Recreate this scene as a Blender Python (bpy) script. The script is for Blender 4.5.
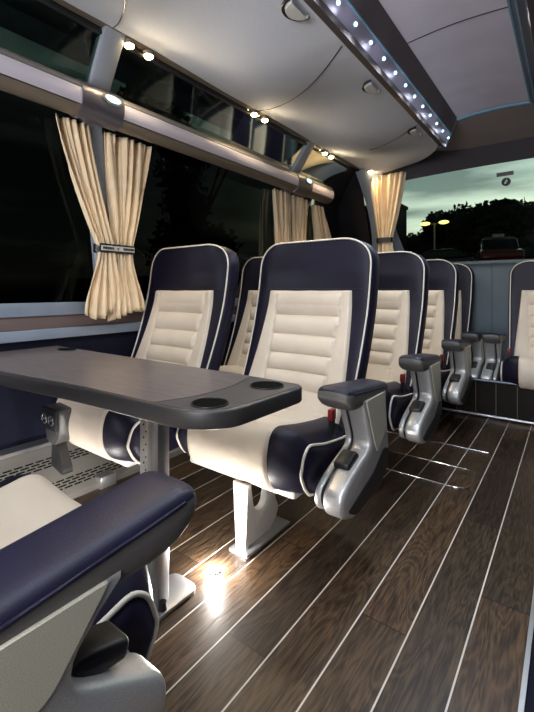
import bpy, bmesh, math, random
from mathutils import Vector, Matrix
random.seed(7)
PI = math.pi
S = bpy.context.scene
COL = S.collection
for o in list(bpy.data.objects): bpy.data.objects.remove(o)

# ------------------------------------------------------------------ camera
cam_d = bpy.data.cameras.new('camera'); cam = bpy.data.objects.new('camera', cam_d); COL.objects.link(cam)
F = 408.0
cam_d.sensor_fit = 'HORIZONTAL'; cam_d.sensor_width = 36; cam_d.lens = 36*F/534
cam_d.shift_y = -66/534
cam_d.clip_start = .02; cam_d.clip_end = 400
cam.location = (0, 0, .9); cam.rotation_euler = (PI/2, 0, math.radians(36.8))
S.camera = cam

# ------------------------------------------------------------------ world, lights, exposure
S.view_settings.view_transform = 'Standard'; S.view_settings.look = 'None'
S.view_settings.gamma = 1; S.view_settings.exposure = 0.12
S.view_settings.use_curve_mapping = False
W = bpy.data.worlds.new('dusk'); S.world = W; W.use_nodes = True
nt = W.node_tree; nt.nodes.clear()
def N(nt, t, **k):
    n = nt.nodes.new(t)
    for a, b in k.items(): setattr(n, a, b)
    return n
def ramp(nt, stops, interp='LINEAR'):
    r = N(nt, 'ShaderNodeValToRGB'); e = r.color_ramp; e.interpolation = interp
    while len(e.elements) > 1: e.elements.remove(e.elements[0])
    e.elements[0].position = stops[0][0]; e.elements[0].color = (*stops[0][1], 1)
    for p, c in stops[1:]:
        q = e.elements.new(p); q.color = (*c, 1)
    return r
tc = N(nt, 'ShaderNodeTexCoord'); sx = N(nt, 'ShaderNodeSeparateXYZ')
nt.links.new(tc.outputs['Generated'], sx.inputs[0])
el = ramp(nt, [(0, (.02, .03, .03)), (.06, (.82, .80, .50)), (.13, (.62, .70, .55)), (.24, (.42, .52, .45)), (.5, (.34, .45, .43)), (1, (.06, .10, .13))])
nt.links.new(sx.outputs['Z'], el.inputs[0])
mp = N(nt, 'ShaderNodeMapping'); mp.inputs['Scale'].default_value = (1.6, 1.6, 9)
mp.inputs['Rotation'].default_value = (.0, .28, .3)
nz = N(nt, 'ShaderNodeTexNoise'); nz.inputs['Scale'].default_value = 1.9; nz.inputs['Detail'].default_value = 5
nz.inputs['Roughness'].default_value = .45
nt.links.new(tc.outputs['Generated'], mp.inputs[0]); nt.links.new(mp.outputs[0], nz.inputs[0])
cr = ramp(nt, [(.38, (.36, .40, .42)), (.5, (.85, .87, .87)), (.62, (1.25, 1.25, 1.2))])
nt.links.new(nz.outputs['Fac'], cr.inputs[0])
mx = N(nt, 'ShaderNodeMix', data_type='RGBA', blend_type='MULTIPLY'); mx.inputs[0].default_value = 1
nt.links.new(el.outputs[0], mx.inputs[6]); nt.links.new(cr.outputs[0], mx.inputs[7])
az = N(nt, 'ShaderNodeMapRange'); az.inputs[1].default_value = .80; az.inputs[2].default_value = .93
az.inputs[3].default_value = .13; az.inputs[4].default_value = 1.2
nt.links.new(sx.outputs['Y'], az.inputs[0])
bg = N(nt, 'ShaderNodeBackground'); wo = N(nt, 'ShaderNodeOutputWorld')
nt.links.new(mx.outputs[2], bg.inputs[0]); nt.links.new(az.outputs[0], bg.inputs[1]); nt.links.new(bg.outputs[0], wo.inputs[0])

def light(name, kind, loc, energy, color, rot=(0,0,0), size=.1, size_y=None, **k):
    l = bpy.data.lights.new(name, kind); o = bpy.data.objects.new(name, l); COL.objects.link(o)
    l.energy = energy; l.color = color; o.location = loc; o.rotation_euler = rot
    if kind == 'AREA':
        l.size = size
        if size_y: l.shape = 'RECTANGLE'; l.size_y = size_y
    else: l.shadow_soft_size = size
    for a, b in k.items(): setattr(l, a, b)
    return o
# rack light lines over the aisle (left and right), cool white
for k in range(15):
    light('rack_light', 'SPOT', (-.632, 2.87-.2872*k, 1.888), 5.5, (.80, .90, 1.0), (0, math.radians(-8), 0), size=.006, spot_size=math.radians(150), spot_blend=.6)
    light('rack_light', 'POINT', (-.600, 2.798-.2872*k, 1.86), .10, (.80, .88, 1.0), size=.01)
    if k % 2 == 0: light('rack_light', 'SPOT', (-.168, 2.87-.2872*k, 1.888), 5.5, (.80, .90, 1.0), (0, math.radians(8), 0), size=.006, spot_size=math.radians(150), spot_blend=.6)
# added fill lights behind the camera for seats and ceiling; no such fixtures
light('front_fill', 'AREA', (.15, -.75, 1.85), 9, (1.0, .94, .90), (math.radians(50), 0, math.radians(22)), .7, .4)
light('front_fill', 'AREA', (-.5, -1.5, .95), 62, (.97, .96, 1.0), (math.radians(104), 0, math.radians(5)), 1.4, .9)

# ------------------------------------------------------------------ materials
MATS = {}
def mat(name, col, rough=.5, metal=0, emit=None, estr=0, noise=None, bump=None, coat=0, spec=.5, sheen=0):
    m = bpy.data.materials.new(name); m.use_nodes = True; t = m.node_tree
    p = t.nodes['Principled BSDF']
    p.inputs['Base Color'].default_value = (*col, 1); p.inputs['Roughness'].default_value = rough
    p.inputs['Metallic'].default_value = metal; p.inputs['Coat Weight'].default_value = coat
    p.inputs['Specular IOR Level'].default_value = spec
    p.inputs['Sheen Weight'].default_value = sheen
    if emit: p.inputs['Emission Color'].default_value = (*emit, 1); p.inputs['Emission Strength'].default_value = estr
    c = N(t, 'ShaderNodeTexCoord')
    if noise:                                    # (scale, second colour, lo, hi)
        n = N(t, 'ShaderNodeTexNoise'); n.inputs['Scale'].default_value = noise[0]; n.inputs['Detail'].default_value = 4
        t.links.new(c.outputs['Object'], n.inputs[0])
        r = ramp(t, [(noise[2], col), (noise[3], noise[1])]); t.links.new(n.outputs['Fac'], r.inputs[0])
        t.links.new(r.outputs[0], p.inputs['Base Color'])
    if bump:                                     # (scale, strength, distance)
        n = N(t, 'ShaderNodeTexNoise'); n.inputs['Scale'].default_value = bump[0]; n.inputs['Detail'].default_value = 3
        t.links.new(c.outputs['Object'], n.inputs[0])
        b = N(t, 'ShaderNodeBump'); b.inputs['Strength'].default_value = bump[1]; b.inputs['Distance'].default_value = bump[2]
        t.links.new(n.outputs['Fac'], b.inputs['Height']); t.links.new(b.outputs[0], p.inputs['Normal'])
    MATS[name] = m; return m
NAVY = mat('navy_leather', (.007, .006, .016), .45, noise=(9, (.010, .008, .025), .35, .7), bump=(260, .12, .002), spec=.28)
CREAM = mat('cream_leather', (.68, .58, .47), .5, noise=(7, (.75, .65, .53), .3, .7), bump=(38, .28, .006))
PIPE = mat('cream_piping', (.78, .72, .62), .45)
SILV = mat('silver_paint', (.50, .50, .50), .36, .55, noise=(900, (.66, .65, .63), .45, .6))
SPECK = mat('speckled_champagne', (.62, .59, .47), .42, .3, noise=(800, (.76, .73, .58), .42, .6))
BLACK = mat('black_plastic', (.012, .012, .014), .38, bump=(300, .15, .001))
PADL = mat('pad_leather', (.012, .011, .026), .42, noise=(12, (.017, .015, .036), .35, .7), bump=(420, .2, .002), spec=.35)
PADS = mat('pad_side', (.12, .113, .105), .45, bump=(300, .2, .002))
RED = mat('red_plastic', (.26, .010, .012), .4)
WHITEM = mat('light_grey_paint', (.66, .65, .62), .35, .1)
CHROME = mat('chrome', (.75, .75, .78), .16, 1)
ALU = mat('brushed_metal', (.46, .46, .47), .32, .8, bump=(90, .05, .002))
RAILM = mat('rail_lilac_aluminium', (.80, .75, .84), .36, .35)
RAILB = mat('rail_bronze', (.20, .165, .125), .38, .4)
BRON = mat('clamp_grey', (.13, .12, .135), .32, .5)
BLUEG = mat('blue_grey_trim', (.21, .25, .31), .4, .1, noise=(6, (.26, .30, .36), .3, .7))
BROWNT = mat('brown_trim', (.17, .125, .115), .4, .2)
FABN = mat('navy_wall_fabric', (.009, .010, .021), .85, bump=(500, .3, .002), spec=.12)
GREYF = mat('grey_felt', (.56, .58, .63), .9, noise=(260, (.64, .66, .71), .35, .65), bump=(500, .3, .002))
MAUVE = mat('mauve_felt', (.58, .53, .62), .9, noise=(7, (.64, .60, .68), .3, .7), bump=(500, .2, .002))
BEIGE = mat('beige_ceiling', (.27, .225, .215), .85, noise=(5, (.31, .26, .25), .3, .7))
DARKB = mat('dark_band', (.055, .05, .06), .7)
RACKD = mat('rack_brown', (.075, .06, .06), .45)
BLUEL = mat('light_blue_edge', (.13, .26, .36), .4)
REARB = mat('rear_blue_panel', (.08, .115, .14), .5, noise=(4, (.11, .145, .17), .3, .7))
CURT = mat('curtain_fabric', (.82, .63, .40), .8, noise=(14, (.90, .73, .50), .3, .7), bump=(180, .35, .003), sheen=.2)
PERF = mat('heater_metal', (.22, .21, .19), .42, .5)
HOLE = mat('slot_black', (.003, .003, .003), .9, spec=.05)
WARM = mat('warm_lamp', (1, .8, .5), .4, emit=(1, .74, .38), estr=38)
COOL = mat('cool_led', (.7, .95, 1), .4, emit=(.42, .86, 1), estr=3.5)
CYAN = mat('rail_lamp', (.10, .35, .36), .3, emit=(.45, .85, .9), estr=2.2)
FLAMP = mat('floor_lamp_lens', (1, 1, 1), .3, emit=(1, .97, .95), estr=120)
def wood_floor():
    m = bpy.data.materials.new('plank_floor'); m.use_nodes = True; t = m.node_tree; p = t.nodes['Principled BSDF']
    L = t.links.new
    c = N(t, 'ShaderNodeTexCoord'); s = N(t, 'ShaderNodeSeparateXYZ'); L(c.outputs['Object'], s.inputs[0])
    def M(op, a, b=None, cl=False):
        n = N(t, 'ShaderNodeMath', operation=op, use_clamp=cl)
        for i, v in enumerate((a, b)):
            if v is None: continue
            if isinstance(v, (int, float)): n.inputs[i].default_value = v
            else: L(v, n.inputs[i])
        return n.outputs[0]
    q = M('DIVIDE', M('ADD', s.outputs['X'], .089+12*.1273), .1273)
    idx = M('FLOOR', q); fr = M('FRACT', q)
    d = M('ABSOLUTE', M('SUBTRACT', M('FRACT', M('ADD', q, .5)), .5))
    line = M('LESS_THAN', d, .016)
    # planks end at different lengths
    off = M('MULTIPLY', M('FRACT', M('MULTIPLY', idx, .377)), 1.1)
    yq = M('DIVIDE', M('ADD', s.outputs['Y'], M('ADD', off, 4)), 1.1)
    seg = M('FLOOR', yq)
    endl = M('LESS_THAN', M('ABSOLUTE', M('SUBTRACT', M('FRACT', M('ADD', yq, .5)), .5)), .0015)
    wn = N(t, 'ShaderNodeTexWhiteNoise', noise_dimensions='2D'); cb = N(t, 'ShaderNodeCombineXYZ')
    L(idx, cb.inputs[0]); L(seg, cb.inputs[1]); L(cb.outputs[0], wn.inputs['Vector'])
    mpp = N(t, 'ShaderNodeCombineXYZ')
    L(M('MULTIPLY', s.outputs['X'], 9), mpp.inputs[0]); L(M('MULTIPLY', s.outputs['Y'], 1.3), mpp.inputs[1]); L(M('MULTIPLY', wn.outputs['Value'], 37), mpp.inputs[2])
    n1 = N(t, 'ShaderNodeTexNoise'); n1.inputs['Scale'].default_value = 1.6; n1.inputs['Detail'].default_value = 3; n1.inputs['Distortion'].default_value = .8
    L(mpp.outputs[0], n1.inputs[0])
    rings = M('FRACT', M('MULTIPLY', n1.outputs['Fac'], 11))
    ringt = M('ABSOLUTE', M('SUBTRACT', rings, .5))
    n2 = N(t, 'ShaderNodeTexNoise'); n2.inputs['Scale'].default_value = 14; n2.inputs['Detail'].default_value = 4
    mp2 = N(t, 'ShaderNodeCombineXYZ'); L(M('MULTIPLY', s.outputs['X'], 14), mp2.inputs[0]); L(s.outputs['Y'], mp2.inputs[1]); L(M('MULTIPLY', wn.outputs['Value'], 9), mp2.inputs[2])
    L(mp2.outputs[0], n2.inputs[0])
    g = M('ADD', M('MULTIPLY', ringt, .5), M('MULTIPLY', n2.outputs['Fac'], .9))
    r = ramp(t, [(.28, (.012, .0065, .004)), (.5, (.037, .023, .013)), (.78, (.085, .054, .030))]); L(g, r.inputs[0])
    tint = N(t, 'ShaderNodeMix', data_type='RGBA', blend_type='MULTIPLY'); tint.inputs[0].default_value = 1
    tr = ramp(t, [(0, (.6, .58, .6)), (.5, (.95, .95, .95)), (1, (1.35, 1.2, 1.05))]); L(wn.outputs['Value'], tr.inputs[0])
    L(r.outputs[0], tint.inputs[6]); L(tr.outputs[0], tint.inputs[7])
    m1 = N(t, 'ShaderNodeMix', data_type='RGBA'); L(endl, m1.inputs[0]); L(tint.outputs[2], m1.inputs[6]); m1.inputs[7].default_value = (.01, .007, .006, 1)
    m2 = N(t, 'ShaderNodeMix', data_type='RGBA'); L(line, m2.inputs[0]); L(m1.outputs[2], m2.inputs[6]); m2.inputs[7].default_value = (.58, .54, .47, 1)
    L(m2.outputs[2], p.inputs['Base Color'])
    p.inputs['Roughness'].default_value = .34; p.inputs['Specular IOR Level'].default_value = .35
    L(M('ADD', M('MULTIPLY', n2.outputs['Fac'], .25), .24), p.inputs['Roughness'])
    b = N(t, 'ShaderNodeBump'); b.inputs['Strength'].default_value = .25; b.inputs['Distance'].default_value = .002
    L(g, b.inputs['Height']); L(b.outputs[0], p.inputs['Normal'])
    return m
FLOORM = wood_floor()
def table_wood():
    m = bpy.data.materials.new('table_laminate'); m.use_nodes = True; t = m.node_tree; p = t.nodes['Principled BSDF']
    c = N(t, 'ShaderNodeTexCoord'); mpn = N(t, 'ShaderNodeMapping'); mpn.inputs['Scale'].default_value = (3, 42, 3)
    n = N(t, 'ShaderNodeTexNoise'); n.inputs['Scale'].default_value = 3; n.inputs['Detail'].default_value = 5
    t.links.new(c.outputs['Object'], mpn.inputs[0]); t.links.new(mpn.outputs[0], n.inputs[0])
    r = ramp(t, [(.3, (.10, .080, .078)), (.7, (.175, .145, .138))]); t.links.new(n.outputs['Fac'], r.inputs[0])
    t.links.new(r.outputs[0], p.inputs['Base Color']); p.inputs['Roughness'].default_value = .30
    return m
TWOOD = table_wood()
TEDGE = mat('table_edge', (.040, .037, .037), .38, .1)
TDARK = mat('table_end', (.062, .057, .060), .36)
def glass(name, tint, tr, rough=.02, ior=1.3):
    m = bpy.data.materials.new(name); m.use_nodes = True; t = m.node_tree; t.nodes.clear()
    o = N(t, 'ShaderNodeOutputMaterial'); a = N(t, 'ShaderNodeBsdfTransparent'); a.inputs[0].default_value = (*[tr*x for x in tint], 1)
    g = N(t, 'ShaderNodeBsdfGlossy'); g.inputs['Roughness'].default_value = rough; g.inputs[0].default_value = (.8, .9, .88, 1)
    f = N(t, 'ShaderNodeFresnel'); f.inputs[0].default_value = ior; x = N(t, 'ShaderNodeMixShader')
    t.links.new(f.outputs[0], x.inputs[0]); t.links.new(a.outputs[0], x.inputs[1]); t.links.new(g.outputs[0], x.inputs[2]); t.links.new(x.outputs[0], o.inputs[0])
    return m
GSIDE = glass('dark_tinted_glass', (.8, .9, .9), .05, .06, 1.2)
GTOP = glass('green_tinted_glass', (.7, 1, .85), .5, .05, 1.4)
GREAR = glass('rear_glass', (.93, 1, .95), .95, .01)

# ------------------------------------------------------------------ mesh helpers
def finish(name, bm, m, parent=None, smooth=True, sharp=35):
    bmesh.ops.recalc_face_normals(bm, faces=bm.faces)
    me = bpy.data.meshes.new(name); bm.to_mesh(me); bm.free()
    for q in (m if isinstance(m, (list, tuple)) else [m]): me.materials.append(q)
    if smooth:
        me.polygons.foreach_set('use_smooth', [True]*len(me.polygons)); me.set_sharp_from_angle(angle=math.radians(sharp))
    o = bpy.data.objects.new(name, me); COL.objects.link(o)
    if parent: o.parent = parent
    return o
def add_box(bm, a, b, bevel=0, rot=None, seg=2):
    r = bmesh.ops.create_cube(bm, size=1)
    vs = r['verts']
    for v in vs: v.co = Vector([(a[i]+b[i])/2 + v.co[i]*(b[i]-a[i]) for i in range(3)])
    if rot:
        c = Vector([(a[i]+b[i])/2 for i in range(3)])
        bmesh.ops.rotate(bm, verts=vs, cent=c, matrix=rot)
    if bevel:
        es = list({e for v in vs for e in v.link_edges})
        bmesh.ops.bevel(bm, geom=es, offset=bevel, segments=seg, affect='EDGES', profile=.5)
def box(name, a, b, m, parent=None, bevel=0, rot=None):
    bm = bmesh.new(); add_box(bm, a, b, bevel, rot); return finish(name, bm, m, parent)
def add_tube(bm, pts, r, seg=8, cap=True, flat=None):
    pts = [Vector(p) for p in pts]; rings = []
    up = None
    for i, p in enumerate(pts):
        d = (pts[min(i+1, len(pts)-1)] - pts[max(i-1, 0)])
        if d.length < 1e-9: d = Vector((0, 0, 1))
        d.normalize()
        if up is None: up = Vector((0, 0, 1)) if abs(d.z) < .9 else Vector((1, 0, 0))
        a = d.cross(up).normalized(); b = a.cross(d).normalized(); up = b
        rr = r[i] if isinstance(r, (list, tuple)) else r
        rings.append([bm.verts.new(p + a*math.cos(2*PI*k/seg)*rr + b*math.sin(2*PI*k/seg)*rr) for k in range(seg)])
    for i in range(len(rings)-1):
        for k in range(seg): bm.faces.new((rings[i][k], rings[i][(k+1) % seg], rings[i+1][(k+1) % seg], rings[i+1][k]))
    if cap:
        bm.faces.new(rings[0]); bm.faces.new(rings[-1])
def tube(name, pts, r, m, parent=None, seg=8):
    bm = bmesh.new(); add_tube(bm, pts, r, seg); return finish(name, bm, m, parent, sharp=60)
def loft(bm, rings, cap=True, closed=True):
    R = [[bm.verts.new(p) for p in ring] for ring in rings]; n = len(R[0])
    for i in range(len(R)-1):
        for k in range(n if closed else n-1): bm.faces.new((R[i][k], R[i][(k+1) % n], R[i+1][(k+1) % n], R[i+1][k]))
    if cap and closed: bm.faces.new(R[0]); bm.faces.new(R[-1])
    return R
def round_poly(pts, rad, seg=5):
    out = []; n = len(pts)
    for i in range(n):
        p0, p, p1 = Vector(pts[i-1]), Vector(pts[i]), Vector(pts[(i+1) % n])
        r = rad[i] if isinstance(rad, (list, tuple)) else rad
        if r <= 0: out.append(p); continue
        a = (p0-p); b = (p1-p); r0 = min(r, a.length*.48, b.length*.48)
        A = p + a.normalized()*r0; B = p + b.normalized()*r0
        for k in range(seg+1):
            t = k/seg; out.append(A*(1-t)**2 + p*2*t*(1-t) + B*t*t)
    return out
def prism(name, prof, a, b, m, parent=None, axis='x', rad=0, bevel=0, bseg=2, seg=5):
    """profile in the plane across `axis`, extruded from a to b"""
    pts = round_poly(prof, rad, seg) if rad else [Vector(p) for p in prof]
    def P(u, w):
        return {'x': (w, u[0], u[1]), 'y': (u[0], w, u[1]), 'z': (u[0], u[1], w)}[axis]
    bm = bmesh.new()
    if bevel:
        c = Vector((sum(p[0] for p in pts)/len(pts), sum(p[1] for p in pts)/len(pts)))
        # inset the profile along its vertex normals for the rounded rim
        n = len(pts); nr = []
        area = sum(pts[i][0]*pts[(i+1) % n][1]-pts[(i+1) % n][0]*pts[i][1] for i in range(n))
        for i in range(n):
            d = (pts[(i+1) % n]-pts[i-1]); d = d.normalized() if d.length > 1e-9 else Vector((1, 0))
            q = Vector((d[1], -d[0]))*(1 if area > 0 else -1); nr.append(q)
        rings = []
        for k in range(bseg+1):
            t = k/bseg*PI/2; ins = bevel*(1-math.sin(t)); w = a + bevel*(1-math.cos(t))*(1 if b > a else -1)
            rings.append([P(pts[i]-nr[i]*ins, w) for i in range(n)])
        for k in range(bseg, -1, -1):
            t = k/bseg*PI/2; ins = bevel*(1-math.sin(t)); w = b - bevel*(1-math.cos(t))*(1 if b > a else -1)
            rings.append([P(pts[i]-nr[i]*ins, w) for i in range(n)])
        loft(bm, rings)
    else:
        loft(bm, [[P(p, a) for p in pts], [P(p, b) for p in pts]])
    return finish(name, bm, m, parent)
def grid(name, fn, nu, nv, m, parent=None, sharp=60):
    bm = bmesh.new()
    V = [[bm.verts.new(fn(i/nu, j/nv)) for j in range(nv+1)] for i in range(nu+1)]
    for i in range(nu):
        for j in range(nv): bm.faces.new((V[i][j], V[i+1][j], V[i+1][j+1], V[i][j+1]))
    return finish(name, bm, m, parent, sharp=sharp)
def thing(name, label, cat, loc=(0,0,0), rz=0, group=None):
    o = bpy.data.objects.new(name, None); COL.objects.link(o); o.location = loc; o.rotation_euler = (0, 0, rz)
    o.empty_display_size = .1; return tag(o, label, cat, group)
def tag(o, label, cat, group=None, kind=None):
    o['label'] = label; o['category'] = cat
    if group: o['group'] = group
    if kind: o['kind'] = kind
    return o
def struct(o, label=None):
    o['kind'] = 'structure'
    if label: o['label'] = label
    return o
def copy_tree(o, parent=None, label=None, group=None, loc=None):
    c = o.copy(); COL.objects.link(c)
    if parent: c.parent = parent
    if label: c['label'] = label
    if group: c['group'] = group
    if loc is not None: c.location = loc
    for ch in list(o.children): copy_tree(ch, c)
    return c

# ------------------------------------------------------------------ the setting
XW = -1.95            # left wall
XR = 1.15             # right wall
YF = -1.6             # open front end of the modelled saloon
YR = 3.95             # rear wall
struct(box('floor', (XW-.05, YF, -.06), (XR+.05, YR+.05, 0), FLOORM), 'dark wood plank floor with thin white inlay lines')
# raised step on the right with metal nosing
st = struct(box('trim_1', (-.078, YF, 0), (.0+XR, -.0+3.0, .045), FABN), 'dark carpeted step edge along the right of the floor')
box('nosing', (-.088, YF, 0), (-.078, 3.0, .05), ALU, st)
# wall below the windows
wl = struct(box('wall_left', (XW-.06, YF, 0), (XW, YR, .675), FABN), 'navy fabric wall under the side windows')
def strip(name, z0, z1, x0, x1, m, y0=YF, y1=3.60):
    bm = bmesh.new(); add_box(bm, (x0, y0, z0), (x1, y1, z1), .004)
    return finish(name, bm, m)
struct(strip('trim_2', .675, .722, XW-.05, XW+.035, BLUEG), 'pale blue grey lower sill strip')
struct(strip('trim_3', .722, .782, XW-.05, XW+.015, BROWNT), 'brown sill strip under the windows')
struct(strip('trim_4', .782, .842, XW-.05, XW+.03, BLUEG), 'pale blue grey upper sill strip')
# glass: lower panes lean in slightly, upper panes curve towards the roof
def XG(z):
    return XW + .005 + .06*(max(0, z-.84)/.86) + (.24*max(0, (z-1.70)/.33)**1.2 if z > 1.70 else 0)
ys = [(YF, -.68), (-.60, 1.10), (1.10, 2.80), (2.80, 3.42)]
n = 1
for (a, b) in ys:
    if b < 0: continue
    struct(grid('window_%d' % n, lambda u, v, a=a, b=b: (XG(.842+v*.88), a+u*(b-a), .842+v*.88), 1, 6, GSIDE), 'dark tinted lower side window'); n += 1
    struct(grid('window_%d' % n, lambda u, v, a=a, b=b: (XG(1.722+v*.32), a+u*(b-a), 1.722+v*.32), 1, 8, GTOP), 'green tinted upper side window'); n += 1
def pillar(name, y0, y1, m, z0=.84, z1=2.045, d=.03):
    bm = bmesh.new(); rings = []
    for k in range(25):
        z = z0+(z1-z0)*k/24; x = XG(z); j = -.11*(z-1.1)/.8; a0 = y0+j; a1 = y1+j
        rings.append([(x-.03, a0, z), (x+d-.008, a0, z), (x+d, a0+.008, z), (x+d, a1-.008, z), (x+d-.008, a1, z), (x-.03, a1, z)])
    loft(bm, rings); return struct(finish(name, bm, m, sharp=40), 'pale pillar between the side windows')
PILL = mat('pillar_grey', (.27, .29, .33), .45, .1)
pillar('trim_5', 1.11, 1.21, PILL); pillar('trim_6', 2.81, 2.90, PILL); pillar('trim_7', -.68, -.60, PILL)
# dark quarter behind the last pillar, and the wall at the rear left corner
struct(grid('wall_left_rear', lambda u, v: (XG(.84+v*1.22), 3.42+u*(YR-3.42), .84+v*1.22), 1, 20, mat('black_quarter', (.012, .012, .016), .25)), 'black panel beside the last side window')
# roof edge trim over the upper panes
tr = struct(box('trim_8', (-1.66, YF, 2.030), (-1.585, 3.62, 2.058), RAILB), 'bronze roof edge trim over the windows')
bm = bmesh.new(); add_box(bm, (-1.76, YF, 2.008), (-1.625, 3.60, 2.032), .003)
gr = finish('grille', bm, BLACK, tr)
# ceiling
def ceil_fn(u, v):
    x = -.605 + u*(.41); y = YF + v*(2.9-YF); return (x, y, 2.03 + .012*math.sin(PI*u))
ce = struct(grid('ceiling', ceil_fn, 10, 4, MAUVE), 'mauve felt ceiling panel over the aisle')
for yy in (1.88, .55):
    tube('panel_joint', [(-.605+.41*k/10, yy, 2.029+.012*math.sin(PI*k/10)) for k in range(11)], .0022, BLACK, ce, 6)
tube('end_edging', [(-.605+.41*k/10, 2.9, 2.026+.012*math.sin(PI*k/10)) for k in range(11)], .014, BLUEL, ce, 8)
tube('side_edging', [(-.197, YF, 2.026), (-.197, 2.9, 2.026)], .008, BLUEL, ce, 8)
# rear roof: beige cove, dark header, rear window, panel below it
def roof_rear(u, v):
    x = -1.9 + u*3.0; a = v
    y = 2.9 + .62*a; z = 2.03 - .02*a*a - .05*max(0, (x+.4)/1.5)**2 + .045*min(1, max(0, (-x-.72)/.25))
    return (x, y, z)
struct(grid('ceiling_rear', roof_rear, 24, 8, BEIGE), 'beige ceiling cove over the rear seats')
def header(u, v):
    x = -1.47 + u*2.57; 
    top = 2.014 - .05*max(0, (x+.4)/1.5)**2 + .045*min(1, max(0, (-x-.72)/.25)); bot = 1.88 - .06*((x+.4)/1.5)**2
    return (x, 3.515+.09*v, top + (bot-top)*v)
struct(grid('trim_9', header, 24, 2, DARKB), 'dark header band over the rear window')
XL, XRR = -1.36, .56
def rearg(u, v):
    x = XL - .02 + u*(XRR-XL+.04); 
    zt = 1.90 - .04*((x+.4)/1.0)**2
    z = 1.14 + v*(zt-1.14); return (x, 3.93 - .33*(z-1.14)/.76, z)
struct(grid('window_rear', rearg, 12, 4, GREAR), 'large rear window looking out at dusk')
rw = struct(box('wall_rear', (XW, YR, 0), (XR, YR+.05, 1.14), REARB), 'blue grey panel under the rear window')
box('panel_seam', (-.552, YR-.003, .3), (-.548, YR+.001, 1.14), BLACK, rw)
struct(box('trim_10', (XL-.05, 3.90, 1.125), (XRR+.05, 3.96, 1.15), REARB), 'ledge under the rear window')
# white corner pillar panels beside the rear window
def corner(u, v):
    z = 1.10 + v*.90; yb = 3.93 - .33*max(0, z-1.14)/.76
    xa = -1.62 + .06*math.sin(PI*v) ; xb = XL + .17*(1-v)**2.2 - .02 + .02*v
    return (xa + u*(xb-xa), yb-.01-.05*math.sin(PI*min(1,u*1.0)), z)
CORN = mat('corner_grey', (.30, .33, .38), .5)
struct(grid('trim_11', corner, 10, 16, CORN), 'pale rear corner pillar behind the curtain')
struct(grid('wall_rear_left', lambda u, v: (XW+.0+u*.36, 3.90-.33*v, 1.14+v*.9), 2, 2, MATS['black_quarter']), 'black rear corner')
struct(grid('wall_rear_right', lambda u, v: (XRR+u*.62, 3.93-.33*v, 1.14+v*.88), 2, 2, MATS['black_quarter']))
# riser under the rear bench
rs = struct(box('wall_riser', (XW, 3.235, 0), (XR, 3.26, .27), mat('riser_wood', (.006, .005, .004), .4, noise=(12, (.012, .009, .007), .3, .7), spec=.12)), 'dark tiled riser under the rear seats')
for k in range(11):
    x = -.089-.1273*k+.3
    box('inlay', (x-.0016, 3.2335, .02), (x+.0012, 3.2355, .25), BROWNT, rs)
struct(box('floor_rear', (XW, 3.26, .2), (XR, YR, .24), FABN))
struct(tube('trim_12', [(XW, 3.215, .018), (XR, 3.215, .018)], .010, ALU), 'metal strip at the foot of the riser')
struct(tube('trim_13', [(XW, 3.222, .262), (XR, 3.222, .262)], .007, BLUEG), 'metal rail along the top of the riser')
# right side shell
struct(box('wall_right', (XR, YF, 0), (XR+.05, YR, 1.0), FABN), 'navy wall on the right side')
struct(grid('window_right', lambda u, v: (XR+.02-.3*max(0, (v-.7)/.3)**1.3, YF+u*(YR-YF), 1.0+v*1.05), 1, 10, GSIDE))
# front bulkhead behind the photographer
struct(box('wall_front', (XW, YF-.05, 0), (XR, YF, 2.05), mat('front_panel', (.10, .10, .12), .6)))

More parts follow.
